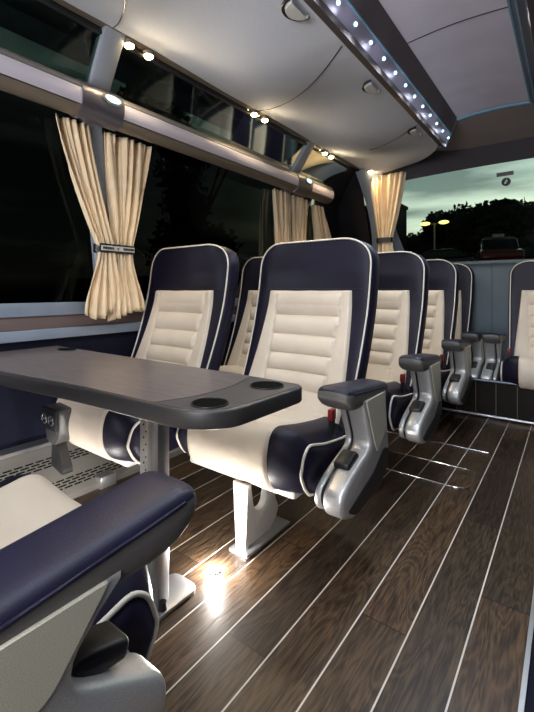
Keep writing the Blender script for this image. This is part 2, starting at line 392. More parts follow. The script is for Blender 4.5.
# ------------------------------------------------------------------ luggage racks
def rack(label, mirror=False):
    sg = -1 if mirror else 1
    def X(x): return x if not mirror else -.4 - (x+.4)
    t = thing('luggage_rack', label, 'luggage rack', (0, 0, 0))
    Y0, Y1 = YF, 3.62
    def under(u, v):
        y = Y0 + u*(Y1-Y0); w = v
        # rounded rear end
        xo, xi = -1.615, -.70
        e = max(0, (y-2.80)/(Y1-2.80)); xi2 = xi - (xi-xo)*(1-math.sqrt(max(0, 1-e**1.3)))*.94
        x = xo + (xi2-xo)*w
        ph = (y-1.0)/1.04
        z = 2.040 - .174*((x-xo)/(xi-xo)) - .035*math.sin(PI*w) + .028*math.sin(2*PI*ph + 2.5*w)*math.sin(PI*w)
        return (X(x), y, z)
    grid('underside', under, 110, 20, GREYF, t)
    # curved joints between the panel modules
    for yc in (2.05, 1.03, 3.02):
        pts = []
        for k in range(17):
            w = k/16; y = yc - .02 - .56*w**1.3; x = -1.58 + (.85)*w
            ww = (x+1.615)/.915; ph = (y-1.0)/1.04
            z = 2.040 - .174*ww - .035*math.sin(PI*ww) + .028*math.sin(2*PI*ph+2.5*ww)*math.sin(PI*ww)
            if y < 2.78: pts.append((X(x), y, z-.001))
        tube('panel_joint', pts, .0022, BLACK, t, 6)
    # inner face: lip rail, led channel, brown upper band
    YE = 2.88
    prism('lip_rail', [(X(-.715), 1.862), (X(-.680), 1.852), (X(-.672), 1.872), (X(-.70), 1.885)], Y0, YE, RACKD, t, 'y')
    tube('lip_chrome', [(X(-.683), Y0, 1.860), (X(-.683), YE, 1.860)], .0055, CHROME, t)
    prism('led_channel', [(X(-.678), 1.872), (X(-.640), 1.925), (X(-.652), 1.945), (X(-.70), 1.89)], Y0, YE, mat('led_channel_lilac', (.36, .32, .42), .3, .3) if not mirror else BLACK, t, 'y')  # mirrored channel and band: lack of light put in as black colour
    prism('upper_band', [(X(-.640), 1.925), (X(-.604), 2.028), (X(-.63), 2.035), (X(-.665), 1.94)], Y0, YE, RACKD if not mirror else BLACK, t, 'y')
    tube('blue_led_reflection', [(X(-.641), Y0, 1.927), (X(-.641), YE, 1.927)], .006, BLUEL, t)  # coloured line standing in for the blue reflections of the LEDs
    prism('end_cap', [(X(-.72), 1.858), (X(-.676), 1.855), (X(-.600), 2.03), (X(-.66), 2.04)], YE, YE+.03, BLUEG, t, 'y', bevel=.006)
    # side closing panel above
    if not mirror:
        for i in range(13):
            y = 2.87 - i*.1436
            bm = bmesh.new()
            bmesh.ops.create_uvsphere(bm, u_segments=10, v_segments=6, radius=.0095, matrix=Matrix.Translation((-.655, y, 1.904)) @ Matrix.Diagonal((.8, 1.1, .8, 1)))
            finish('led', bm, COOL, t)
        for y in (1.17, 1.83, 2.50):
            # half round air nozzle set in the underside near the lip
            bm = bmesh.new(); rings = []
            for k in range(9):
                a = PI*k/8; rings.append([( -.735-.055*math.sin(a), y-.0+.055*math.cos(a), 1.858), (-.735-.050*math.sin(a), y+.05*math.cos(a), 1.842), (-.735-.0*math.sin(a), y+.048*math.cos(a), 1.84)])
            loft(bm, rings, closed=False); finish('air_nozzle', bm, WHITEM, t)
            tube('nozzle_ring', [(-.735-.06*math.sin(PI*k/12), y+.06*math.cos(PI*k/12), 1.853) for k in range(13)], .006, BLACK, t, 6)
    return t
rack('long grey felt luggage rack over the left seats with a row of lit white lamps')
rack('dark luggage rack edge cut off at the top right corner', True)
# roof closing above the racks so no sky shows
struct(box('ceiling_upper', (XW-.1, YF, 2.08), (XR+.1, 3.62, 2.12), DARKB))

# ------------------------------------------------------------------ ceiling spots in pairs on the roof trim
def spot(y, label, grp, x=-1.612, z=2.020):
    t = thing('ceiling_spotlight', label, 'spotlight', (x, y, z), 0, grp)
    bm = bmesh.new(); bmesh.ops.create_cone(bm, cap_ends=True, segments=16, radius1=.024, radius2=.028, depth=.016)
    finish('housing', bm, RAILB, t)
    bm = bmesh.new(); bmesh.ops.create_uvsphere(bm, u_segments=12, v_segments=8, radius=.021, matrix=Matrix.Translation((0, 0, -.010)) @ Matrix.Diagonal((1, 1, .6, 1)))
    finish('lens', bm, WARM, t)
    l = light('spot_glow', 'SPOT', (x+.01, y, z-.032), 8 if x < -1.5 else 3, (1, .80, .52), (0, 0, 0), .02, spot_size=math.radians(150), spot_blend=.9)
    l.rotation_euler = (0, math.radians(-35), 0)
    return t
names = ['nearest warm spotlight pair', 'middle warm spotlight pair', 'warm spotlight pair past the last window']
for i, (a, b) in enumerate([(1.11, 1.215), (2.02, 2.13), (2.94, 3.05)]):
    spot(a, 'left lamp of the %s on the roof trim' % names[i], 'warm spotlights along the roof trim')
    spot(b, 'right lamp of the %s on the roof trim' % names[i], 'warm spotlights along the roof trim')
spot(3.49, 'single warm spotlight above the rear corner curtain', 'warm spotlights along the roof trim', -1.45, 1.972)

# ------------------------------------------------------------------ handrail along the windows
rail = thing('window_rail', 'long bronze and pale handrail running along the side windows', 'rail', (0, 0, 0))
RX, RZ = -1.765, 1.752
def rail_sec(a0, a1, r, y0, y1, name, m, n=10):
    bm = bmesh.new(); rings = []
    for y in (y0, y1):
        ring = [(RX + r*1.0*math.cos(math.radians(a0+(a1-a0)*k/n)), y, RZ + r*1.18*math.sin(math.radians(a0+(a1-a0)*k/n))) for k in range(n+1)]
        ring += [(RX + (r-.012)*math.cos(math.radians(a1+(a0-a1)*k/n)), y, RZ + (r-.012)*1.18*math.sin(math.radians(a1+(a0-a1)*k/n))) for k in range(n+1)]
        rings.append(ring)
    loft(bm, rings); return finish(name, bm, m, rail)
Ye = 3.27
core = mat('rail_core', (.10, .09, .085), .4, .3)
bm = bmesh.new(); add_tube(bm, [(RX, YF, RZ), (RX, Ye-.01, RZ)], .058, 20); finish('core', bm, core, rail)
rail_sec(26, 92, .066, YF, Ye, 'upper_profile', mat('rail_upper', (.34, .31, .30), .35, .4))
rail_sec(-32, 20, .066, YF, Ye, 'pale_profile', RAILM)
rail_sec(-100, -36, .066, YF, Ye, 'bronze_profile', RAILB)
bm = bmesh.new(); bmesh.ops.create_uvsphere(bm, u_segments=20, v_segments=12, radius=.064, matrix=Matrix.Translation((RX, Ye-.01, RZ)) @ Matrix.Diagonal((1, .6, 1.15, 1)))
finish('end_cap', bm, mat('rail_end', (.10, .09, .085), .35, .3), rail)
for yc in (-.6, 1.05, 2.80):
    bm = bmesh.new(); rings = []
    for y, rr in ((yc-.115, .062), (yc-.112, .072), (yc+.092, .072), (yc+.095, .062)):
        rings.append([(RX + rr*math.cos(2*PI*k/28), y, RZ + rr*1.16*math.sin(2*PI*k/28)) for k in range(28)])
    loft(bm, rings); cl = finish('clamp', bm, BRON, rail)
    def lens(k, rr, lift):
        a = math.radians(8+lift); 
        return [(RX + (.074+.002)*math.cos(a+rr*.30*math.sin(t)), yc+.03+rr*.055*math.cos(t), RZ+(.074+.002)*1.14*math.sin(a+rr*.30*math.sin(t))) for t in [2*PI*q/20 for q in range(20)]]
    bm = bmesh.new(); vs = [bm.verts.new(p) for p in lens(0, 1, 8)]; bm.faces.new(vs); finish('lamp_bezel', bm, BLACK, cl)
    bm = bmesh.new(); vs = [bm.verts.new((p[0]+.002, p[1], p[2]+.001)) for p in lens(0, .72, 8)]; bm.faces.new(vs); finish('lamp_lens', bm, CYAN, cl)
    box('wall_bracket', (XG(1.7)+.0, yc-.03, 1.70), (RX-.03, yc+.03, 1.77), BRON, rail)

# ------------------------------------------------------------------ curtains
def lerp(a, b, t): return a+(b-a)*t
def curtain(label, grp, zs, spans, ph=0, folds=6, base=-1.845, amp=.020, along='y', ragged=.02):
    """zs: heights from top to bottom; spans: (y0,y1) at each height"""
    def span(z):
        for i in range(len(zs)-1):
            if zs[i] >= z >= zs[i+1]:
                t = (zs[i]-z)/(zs[i]-zs[i+1]); t = t*t*(3-2*t) if i > 0 else t**1.25
                return lerp(spans[i][0], spans[i+1][0], t), lerp(spans[i][1], spans[i+1][1], t)
        return spans[-1]
    zt, zb = zs[0], zs[-1]
    def fn(u, v):
        z = lerp(zt, zb, v); a, b = span(z); w = b-a
        uu = u + .035*math.sin(2*PI*u*2+ph*3+v*2)
        y = lerp(a, b, u) + .006*math.sin(2*PI*folds*u*1.5+v*3)
        am = amp*(.45+.55*min(1, w/.2))
        x = base + am*math.sin(2*PI*folds*uu+ph+1.2*v) + am*.45*math.sin(2*PI*folds*2.3*uu+ph*2-2*v)
        if v > .8: z -= ragged*(v-.8)/.2*math.sin(PI*u*1.0+ph)*1.2 + .006*math.sin(2*PI*folds*uu+1)*(v-.8)/.2
        return (x, y, z) if along == 'y' else (y, base + am*math.sin(2*PI*folds*uu+ph+1.2*v), z)
    o = grid('curtain', fn, 84, 48, CURT)
    sol = o.modifiers.new('thick', 'SOLIDIFY'); sol.thickness = .003
    return tag(o, label, 'curtain', grp)
G = 'cream curtains at the windows'
curtain('cream curtain left of the nearest window pillar, gathered by a printed tie', G, [1.68, 1.10, .82], [(.885, 1.045), (1.095, 1.170), (1.02, 1.215)], .4, 4, ragged=.05)
curtain('cream curtain right of the nearest window pillar, gathered by a printed tie', G, [1.68, 1.10, .765], [(1.125, 1.40), (1.185, 1.280), (1.17, 1.36)], 2.1, 5, base=-1.852, ragged=.02)
curtain('cream curtain left of the pillar behind the middle seats', G, [1.68, 1.10, .9], [(2.53, 2.775), (2.60, 2.76), (2.56, 2.79)], 1.1, 5)
curtain('cream curtain right of the pillar behind the middle seats', G, [1.68, 1.10, .9], [(2.80, 3.05), (2.82, 2.97), (2.80, 3.02)], .2, 5)
curtain('single narrow cream curtain past the end of the handrail', G, [1.66, 1.35, .9], [(3.15, 3.32), (3.18, 3.50), (3.22, 3.46)], 2.6, 4)
curtain('cream curtain in the rear corner beside the rear window', G, [1.93, 1.35, 1.0], [(-1.50, -1.16), (-1.405, -1.285), (-1.44, -1.23)], .9, 6, base=3.56, along='x', amp=.018)
def tie(name_label, y0, y1, z, base, along='y', printed=True):
    def P(a, d, zz): return (base+d, a, zz) if along == 'y' else (a, base-d, zz)
    bm = bmesh.new(); rings = []
    n = 20
    for (rr, zz) in ((.0, z-.022), (.004, z-.020), (.004, z+.020), (0, z+.022)):
        ring = []
        for k in range(n*2):
            t = 2*PI*k/(n*2); cy = (y0+y1)/2; hw = (y1-y0)/2+rr
            c, s = math.cos(t), math.sin(t)
            ring.append(P(cy+hw*math.copysign(abs(c)**.45, c), (.030+rr)*math.copysign(abs(s)**.6, s), zz))
        rings.append(ring)
    loft(bm, rings)
    o = finish('curtain_tie', bm, BLACK)
    if printed:
        bm = bmesh.new(); add_box(bm, (base+.034, y0+.01, z-.012), (base+.0365, y1-.01, z+.012)); finish('printed_band', bm, MATS['light_grey_paint'], o)
        random.seed(3)
        for h, (a, b) in enumerate([(y0+.018, (y0+y1)/2-.03), ((y0+y1)/2+.028, y1-.014)]):
            y = a; bm = bmesh.new()
            while y < b:
                w = random.choice((.004, .005, .007)); add_box(bm, (base+.0365, y, z-.006), (base+.0375, y+w, z+.006)); y += w+.0018
            finish('lettering', bm, BLACK, o)
        bm = bmesh.new(); c = (y0+y1)/2-.003
        v = [bm.verts.new((base+.0378, c+a, z+b)) for a, b in ((-.009, .007), (0, .001), (.009, .007), (0, -.009))]; bm.faces.new(v); finish('emblem', bm, BLACK, o)
    return tag(o, name_label, 'curtain tie')
tie('black tie with a printed pale band around the nearest pair of curtains', 1.085, 1.29, 1.105, -1.85)
tie('plain dark tie around the rear corner curtain', -1.415, -1.275, 1.345, 3.56, 'x', False)

# ------------------------------------------------------------------ coach seats (front towards -y)
HW = .305
def yf(s): return .030 + .245*(1-max(0, 1-s)**1.75)
def zs_(s): return .34 + .785*s
def wid(s):
    w = HW*(.95 + .05*min(1, s/.6))
    s0 = .84
    if s > s0:
        t = (s-s0)/(1-s0); w = w*(.52 + .48*(1-t**2.4)**(1/2.4)) if t < 1 else w*.52
    return w
def thick(s):
    T = .135 - .02*s
    if s > .93: T *= math.sqrt(max(.08, 1-((s-.93)/.07)**2))
    return T
def dish(s): return .045*(1-max(0, min(1, (s-.62)/.2))*.75)
def bk(X, s, off=0):
    w = wid(s); T = thick(s); c = min(1, abs(X/w))**(1/.35); sn = math.sqrt(max(0, 1-c*c))**.55
    y = yf(s) + T/2 - T/2*sn + dish(s)*(1-(X/w)**2)*sn
    return Vector((X, y-off, zs_(s)+off*.25))
def back_body():
    bm = bmesh.new(); rings = []
    ss = [k/34*.84 for k in range(35)] + [.84+.16*math.sin(PI/2*k/14) for k in range(1, 15)]
    for s in ss:
        w = wid(s); T = thick(s); ring = []
        for k in range(56):
            t = 2*PI*k/56; c, sn = math.cos(t), math.sin(t)
            X = w*math.copysign(abs(c)**.35, c); Y = math.copysign(abs(sn)**.55, sn)
            y = yf(s)+T/2 + T/2*Y + (dish(s)*(1-(X/w)**2)*(-Y) if Y < 0 else 0)
            ring.append((X, y, zs_(s)))
        rings.append(ring)
    loft(bm, rings); return bm
QZ = [.472, .540, .612, .694, .782, .887]      # channel boundaries
def back_panel():
    def fn(u, v):
        z = .375 + v*(.900-.375); s = (z-.34)/.785
        tt = max(0, (z-.415)/.485)
        half = lerp(.252, .216, tt); X = (u*2-1)*half
        q = lerp(.150, .172, tt)
        off = .008
        ed = min(1, (1-abs(u*2-1))/.05, (1-v)/.025+.0); off = lerp(-.006, off, max(0, ed)**.5)
        if abs(X) < q:
            for i in range(len(QZ)-1):
                if QZ[i] <= z < QZ[i+1]:
                    off += .021*math.sin(PI*(z-QZ[i])/(QZ[i+1]-QZ[i]))**.5 * min(1, (q-abs(X))/.009)**.5
            if z < QZ[0]: off += .006
        else:
            off += .010*min(1, (abs(X)-q)/.014)**.5*(1 if ed >= 1 else ed)
        p = bk(X, s, off); return p
    return fn
def piping_back():
    pts = []
    for sgn in (-1, 1):
        ss = [.06+.78*k/24 for k in range(25)] + [.84+.16*math.sin(PI/2*k/12) for k in range(1, 13)]
        p = [bk(sgn*.955*wid(s), s, .003) for s in ss]
        pts += p if sgn < 0 else p[::-1]
    return pts
CP = round_poly([(.20, .26), (.20, .385), (-.06, .408), (-.285, .452), (-.315, .335), (-.265, .245)], [.03, .02, .10, .085, .12, .06], 8)
CC = Vector((-.05, .35))
def cush(X, i, off=0):
    k = (1-min(1, abs(X)/HW)**7)**(1/7) if abs(X) < HW else 0
    k = .80+.20*k
    n = len(CP); p = CP[i % n]; d = (CP[(i+1) % n]-CP[(i-1) % n]); d = d.normalized() if d.length > 1e-9 else Vector((1, 0))
    nr = Vector((-d[1], d[0]))
    if nr.dot(p-CC) < 0: nr = -nr
    q = CC + (p-CC)*k + nr*off
    a = abs(X); up = max(0, min(1, (q[1]-.31)/.075)); fr = max(0, min(1, (-q[0]-.12)/.15))
    rise = .020*min(1, a/.2)**2 - .072*(max(0, a-.2)/.105)**1.7
    z = q[1] + rise*up - .012; y = q[0] + .045*(max(0, a-.16)/.145)**1.8*fr
    return Vector((X, y, z))
def seat_cushion():
    bm = bmesh.new(); n = len(CP); rings = []
    xs = [-HW*math.sin(PI/2*(1-k/22)) if k < 22 else HW*math.sin(PI/2*((k-22)/22)) for k in range(45)]
    for X in xs: rings.append([cush(X, i) for i in range(n)])
    loft(bm, rings); return bm
i0 = next(i for i, p in enumerate(CP) if p[1] > .378 and i > 3); i1 = len(CP)-4
def cush_panel(u, v):
    X = (u*2-1)*.188; f = i0 + v*(i1-i0); i = int(f); t = f-i
    e = min(1, (1-abs(u*2-1))/.06, (1-v)/.04); off = lerp(-.004, .009, max(0, e)**.5)
    # cross seams on the top of the cushion
    p = cush(X, i, off).lerp(cush(X, i+1, off), t)
    for ys in (-.215, -.05):
        if p.z > .40: p.z -= .008*math.exp(-((p.y-ys)/.006)**2)
    return p
def cush_pipe(sgn):
    return [cush(sgn*.290, i, .004) for i in range(i0+4, len(CP)-1)]
def mirrorx(pts, s): return [(p[0]*s, p[1], p[2]) for p in pts]

def armrest(parent, sg, pad0=-.200, pad1=.15, zt=.595, tilt=.10, dy=.018, dz=0, pf=.035, hy=0, hz=0):
    x = lambda v: sg*(v+.026)
    D = lambda P: [(p[0]+dy, p[1]+dz if p[1] < .5 else p[1]) for p in P]
    rad = [.05, .05, .05, .04, .0, .0, .06, .06, .08, .07]
    def prof(i, zz):
        return D([(-.265+i, .215+i), (-.272+i, .275), (-.20, .318-i), (-.075+i+pf, .365), (-.150+i+pf, zz), (.085-i, zz), (.105-i, .40), (.13-i, .27), (.03, .19+i), (-.18, .18+i)])
    prism('outer_shell', prof(0, zt-.055), x(.328), x(.398), SILV, parent, 'x', rad, .014, 3)
    prism('inner_shell', prof(.006, zt-.06), x(.298), x(.320), SILV, parent, 'x', rad, .006, 2)
    prism('gap_strip', prof(.012, zt-.06), x(.318), x(.330), BLACK, parent, 'x', rad)
    prism('post_inlay', D([(-.062+pf, .375), (-.133+pf, zt-.06), (.065, zt-.06), (.085, .40), (.0, .335)]), x(.396), x(.4015), SPECK, parent, 'x', .012, .002, 1)
    prism('side_inset', D([(-.235, .225), (-.03, .28), (.06, .335), (.105, .32), (.09, .26), (.01, .205), (-.18, .195)]), x(.397), x(.4025), BLACK, parent, 'x', .02, .002, 1)
    prism('recline_handle', D([(p[0]+hy, p[1]+hz) for p in [(-.175, .315), (-.180, .342), (-.160, .348), (-.125, .360), (-.100, .364), (-.090, .342), (-.115, .324)]]), x(.318), x(.375), BLACK, parent, 'x', .012, .010, 3)
    # pad: lofted rounded bar, slightly deeper under the front
    bm = bmesh.new(); rings = []; xc = .336
    L = pad1-pad0
    for k in range(23):
        t = k/22; y = pad0 + L*(.5-.5*math.cos(PI*t)); e = min(1, (y-pad0)/.035); e2 = min(1, (pad1-y)/.03); eb = math.sin(PI/2*min(1, .25+(y-pad0)/.11))
        e = math.sqrt(max(.02, 1-(1-e)**2))*math.sqrt(max(.02, 1-(1-e2)**2)); 
        hw = .060*(.8+.2*e); hh = .033*(.45+.55*e); zc = zt-.033 - tilt*(y-pad0); drop = .018*math.exp(-((t-.15)/.25)**2)
        ring = []
        for q in range(28):
            a = 2*PI*q/28; c, s = math.cos(a), math.sin(a)
            zz = zc + hh*math.copysign(abs(s)**.6, s)*(eb if s < 0 else 1) - (drop*e*eb if s < 0 else 0)
            ring.append((x(xc+hw*math.copysign(abs(c)**.5, c)), y, zz))
        rings.append(ring)
    loft(bm, rings); pad = finish('armrest_pad', bm, [PADL, PADS], parent)
    for f in pad.data.polygons:
        t_ = (f.center.y-pad0)/L
        if f.center.z < zt-.033-tilt*(f.center.y-pad0)+.013: f.material_index = 1
    pts = [(x(xc+.0595), pad0+.03+(L-.06)*k/12, zt-.019-tilt*(.03+(L-.06)*k/12)) for k in range(13)]
    tube('seam', pts, .0028, PADL, pad, 6)
    return pad

def make_seat(name, label, arm=1, loc=(0,0,0), rz=0, leg=True, arm_kw={}, group=None):
    t = thing(name, label, 'seat', loc, rz, group)
    b = finish('backrest', back_body(), NAVY, t, sharp=60)
    grid('quilted_panel', back_panel(), 72, 190, CREAM, b, sharp=80)
    tube('piping', piping_back(), .0038, PIPE, b, 8)
    c = finish('seat_cushion', seat_cushion(), NAVY, t, sharp=60)
    grid('seat_panel', cush_panel, 40, 90, CREAM, c, sharp=80)
    for sgn in (-1, 1): tube('piping', cush_pipe(sgn), .0048, PIPE, c, 8)
    box('seat_pan', (-.25, -.24, .215), (.25, .19, .262), WHITEM, t, .012)
    # headrest seam line
    tube('headrest_seam', [bk(X, (.905-.34)/.785, .0005) for X in [(-.26+.52*k/16) for k in range(17)]], .0018, BLACK, b, 6)
    if arm: armrest(t, arm, **arm_kw)
    # red buckle between cushion and armrest, on its strap
    sg = arm if arm else 1
    bk_ = box('belt_buckle', (sg*.272-.010, -.045, .430), (sg*.272+.010, -.012, .470), RED, t, .004)
    box('buckle_strap', (sg*.272-.008, -.038, .36), (sg*.272+.008, -.018, .432), BLACK, bk_)
    if leg: seat_leg(t)
    return t
def seat_leg(t):
    l = thing('pedestal', '', ''); del l['label']; del l['category']; l.parent = t
    bm = bmesh.new()
    loft(bm, [[(-.034-.012*k, -.325-.002*k+dy, .012+.225*k) if False else (.058+sx*(.020+.014*k), -.285+dy, .012+.225*k) for sx, dy in ((-1, 0), (1, 0), (1, .018), (-1, .018))] for k in (0, .5, 1)])
    o = finish('front_plate', bm, WHITEM, t, sharp=30)
    prism('side_web', [(-.27, .012), (-.27, .235), (-.245, .235), (-.225, .12), (-.165, .11), (-.13, .235), (-.09, .235), (-.10, .12), (-.075, .08), (-.09, .045), (-.13, .012)], .044, .072, WHITEM, t, 'x', [0, 0, 0, .04, .04, 0, 0, .02, .02, .03, 0], .004, 2)
    prism('base_plate', [(.018, -.305), (.103, -.305), (.103, -.04), (.018, -.04)], 0, .012, ALU, t, 'z', .01, .004, 2)
    bpy.data.objects.remove(l)

GA = 'navy and cream coach seats'
ax = -.968
make_seat('coach_seat', 'navy and cream aisle seat behind the table, its white leg in full view', 1, (ax, 1.35, 0), group=GA)
# mesh parts are reused for the other seats
first = bpy.data.objects['coach_seat']
def parts(o, names):
    return [c for c in o.children if c.name.split('.')[0] in names]
def seat_copy(label, loc, rz=0, mirror=False):
    c = copy_tree(first, None, label, GA, loc); c.rotation_euler = (0, 0, rz)
    return c
seat_copy('navy and cream aisle seat one row behind the table seat, second along the aisle', (ax, 2.12, 0))
seat_copy('navy and cream aisle seat third along the aisle, just in front of the rear bench', (ax, 2.91, 0))
seat_copy('navy and cream rear row seat mostly hidden behind the third aisle seat', (ax, 3.49, 0))
make_seat('coach_seat', 'navy and cream window seat behind the table, beside the nearest curtains', 0, (-1.612, 1.17, 0), leg=False, group=GA)
w1 = bpy.data.objects['coach_seat.004'] if 'coach_seat.004' in bpy.data.objects else None
make_seat('coach_seat', 'navy and cream window seat peeking between the two table seats', 0, (-1.60, 1.95, 0), leg=False, group=GA)
make_seat('coach_seat', 'navy and cream rear bench seat at the right edge under the rear window', -1, (-.103, 3.49, 0), leg=False, group=GA)
make_seat('coach_seat', 'navy and cream seat in the bottom left corner, long armrest towards the camera', -1, (-.872, .190, 0), PI, leg=True, arm_kw=dict(pad0=-.245, pad1=.25, zt=.612, dy=.085, dz=.09, pf=-.045, hy=-.045, hz=.004, tilt=.10), group=GA)

# ------------------------------------------------------------------ table
tb = thing('folding_table', 'dark wood effect table with rounded end, two cup holders and a metal post', 'table', (-.96, .74, 0))
TZ = .64
T_ = lambda P: [(x+.96, y-.74) for x, y in P]
out = T_([(XW+.02, .50), (-1.43, .525), (-1.05, .572), (-.68, .588), (-.588, .65), (-.578, .96), (-.80, .965), (XW+.02, .945)])
prism('tabletop', out, TZ-.042, TZ, TEDGE, tb, 'z', [0, .1, .15, .08, .06, .05, 0, 0], .006, 3, 8)
inn = T_([(XW+.03, .512), (-1.43, .537), (-1.05, .584), (-.775, .598), (-.735, .70), (-.735, .83), (-.775, .952), (XW+.03, .934)])
prism('wood_surface', inn, TZ-.002, TZ+.001, TWOOD, tb, 'z', [0, .1, 0, .01, .05, .05, .01, 0])
prism('end_panel', T_([(-.768, .598), (-.675, .602), (-.600, .66), (-.590, .948), (-.768, .952), (-.728, .83), (-.728, .70)]), TZ-.002, TZ+.0008, TDARK, tb, 'z', [.01, .05, .05, .05, .01, .05, .05])
def cup(x, y, ax_=.040, ay=.040):
    bm = bmesh.new(); bmesh.ops.create_circle(bm, cap_ends=True, segments=32, radius=1, matrix=Matrix.Translation((x+.96, y-.74, TZ+.0018)) @ Matrix.Diagonal((ax_, ay, 1, 1)))
    o = finish('cup_holder', bm, HOLE, tb)
    tube('rim', [(x+.96+(ax_+.002)*math.cos(2*PI*k/32), y-.74+(ay+.002)*math.sin(2*PI*k/32), TZ+.002) for k in range(33)], .0022, BLACK, o, 6)
cup(-.662, .885, .043, .043); cup(-.663, .668); cup(-1.76, .90, .05, .03)
# post with a row of holes, foot plate and knob
po = box('post', (-.035, -.022, .012), (.005, .022, TZ-.042), WHITEM, tb, .006)
bm = bmesh.new()
for k in range(26):
    z = .12+.018*k; add_box(bm, (-.006 if k % 2 else -.016, -.0235, z), (-.002 if k % 2 else -.012, -.0215, z+.004))
finish('adjustment_holes', bm, HOLE, po)
box('rear_channel', (.005, -.012, .012), (.035, .030, TZ-.042), ALU, tb, .004)
prism('foot_plate', [(-.05, -.17), (.065, -.17), (.065, .12), (-.05, .12)], 0, .012, ALU, tb, 'z', .035, .004, 2)
bm = bmesh.new(); bmesh.ops.create_cone(bm, cap_ends=True, segments=16, radius1=.012, radius2=.010, depth=.022, matrix=Matrix.Translation((.048, -.005, .023)))
finish('clamp_knob', bm, BLACK, tb)
box('support_arm', (-.9, -.03, TZ-.075), (.2, .03, TZ-.042), ALU, tb, .006)

# ------------------------------------------------------------------ heater cover along the wall foot
hc = thing('heater_cover', 'perforated metal heater cover along the foot of the left wall', 'heater', (XW, 0, 0))
prism('cover', [(0, 0), (0, .235), (.035, .235), (.055, .205), (.06, .185), (.23, .03), (.23, 0)], -.9, 2.9, PERF, hc, 'y')
prism('top_ledge', [(0, .225), (0, .247), (.055, .240), (.06, .225)], -.9, 2.9, ALU, hc, 'y')
def slotrow(f0, rows, y0, y1):
    bm = bmesh.new()
    a = Vector((.06, .185)); b = Vector((.23, .03)); d = (b-a).normalized(); nrm = Vector((-d[1], d[0]))
    for r in range(rows):
        p = a + d*(f0+.0135*r) + nrm*.0006
        y = y0 + (.021 if r % 2 else 0)
        while y < y1:
            q0 = p; q1 = p + d*.0068
            bm.faces.new([bm.verts.new(v) for v in ((q0[0], y, q0[1]), (q0[0], y+.034, q0[1]), (q1[0], y+.034, q1[1]), (q1[0], y, q1[1]))])
            y += .043
    finish('vent_slots', bm, HOLE, hc)
slotrow(.022, 4, -.6, 2.6); slotrow(.150, 4, -.6, 2.6)
box('cover_bracket', (.205, 1.02, .0), (.255, 1.10, .06), ALU, hc, .004)

hc.scale.z = .88
# socket unit under the window seat, wall side
so = thing('power_socket', 'black twin power socket on a bracket under the window side of the table', 'socket', (-1.745, .815, .27))
prism('housing', [(-.02, .0), (.05, -.01), (.085, .03), (.09, .14), (-.03, .15), (-.035, .06)], 0, .06, mat('socket_silver', (.10, .10, .10), .4, .4), so, 'y', .02, .006, 2)
fp = box('face_plate', (-.035, -.014, .055), (.085, .002, .145), BLACK, so, .008)
for xx in (-.003, .053):
    tube('outlet', [(xx+.019*math.cos(2*PI*k/20), -.016, .10+.019*math.sin(2*PI*k/20)) for k in range(21)], .003, BRON, fp, 6)
    for dx in (-.006, .006):
        box('contact', (xx+dx-.002, -.018, .097), (xx+dx+.002, -.013, .103), ALU, fp)
prism('foot', [(.0, -.10), (.10, -.12), (.10, -.095), (.045, .0), (.01, .0)], .01, .05, BLACK, so, 'y', .01)

# ------------------------------------------------------------------ floor lamps, hatch trims
def floor_lamp(x, y, label, e):
    t = thing('floor_light', label, 'floor lamp', (x, y, 0), 0, 'round white lamps let into the floor')
    bm = bmesh.new(); bmesh.ops.create_cone(bm, cap_ends=True, segments=20, radius1=.024, radius2=.020, depth=.006, matrix=Matrix.Translation((0, 0, .003)))
    finish('bezel', bm, ALU, t)
    bm = bmesh.new(); bmesh.ops.create_uvsphere(bm, u_segments=14, v_segments=8, radius=.014, matrix=Matrix.Translation((0, 0, .007)) @ Matrix.Diagonal((1, 1, .5, 1)))
    finish('lens', bm, FLAMP, t)
    light('floor_glow', 'POINT', (x, y, .030), e, (1, .95, .90), size=.012)
floor_lamp(-.918, .945, 'bright round lamp in the floor in front of the seat leg', 9)
floor_lamp(-1.52, .72, 'round lamp in the floor near the heater cover, hidden behind the long armrest', 5)
hp = []
cx = [(-1.15, 2.0), (-.44, 2.0), (-.375, 2.06), (-.375, 2.16), (-.44, 2.23), (-1.15, 2.23)]
hp = [(-1.2, 2.0, .002)] + [(p[0], p[1], .002) for p in round_poly([(-1.2, 2.0), (-.372, 2.0), (-.372, 2.235), (-1.2, 2.235)], [0, .07, .07, 0], 8)[1:-1]] + [(-1.2, 2.235, .002)]
tag(tube('hatch_trim', hp, .0035, CHROME, None, 6), 'thin metal outline of a rounded floor hatch in the aisle', 'floor trim')
tag(tube('joint_strip', [(-1.3, 2.53, .002), (-.45, 2.53, .002), (-.37, 2.535, .001)], .0035, CHROME, None, 6), 'thin straight metal strip across the floor behind the hatch outline', 'floor trim')

# stickers on the rear window
wx, wy, wz = -.245, 3.66, 1.80
def on_glass(px, pz): return 3.93-.33*(pz-1.14)/.76
s1 = tag(box('notice_plate', (-.475, on_glass(0, 1.79)-.012, 1.785), (-.360, on_glass(0, 1.79)-.006, 1.815), MATS['clamp_grey']), 'small grey rectangular plate on the rear window', 'sticker')
bm = bmesh.new(); bmesh.ops.create_cone(bm, cap_ends=True, segments=28, radius1=.032, radius2=.032, depth=.004, matrix=Matrix.Translation((0, 0, 0)) @ Matrix.Rotation(PI/2, 4, 'X'))
s2 = finish('round_sticker', bm, BLACK); s2.location = (-.412, on_glass(0, 1.74)-.012, 1.742)
tag(s2, 'round black sticker with a pale figure on the rear window', 'sticker')
bm = bmesh.new(); add_box(bm, (-.006, -.0045, -.004), (.010, -.0025, .012)); add_box(bm, (-.012, -.0045, -.016), (.002, -.0025, .0)); add_box(bm, (.0, -.0045, .014), (.007, -.0025, .021))
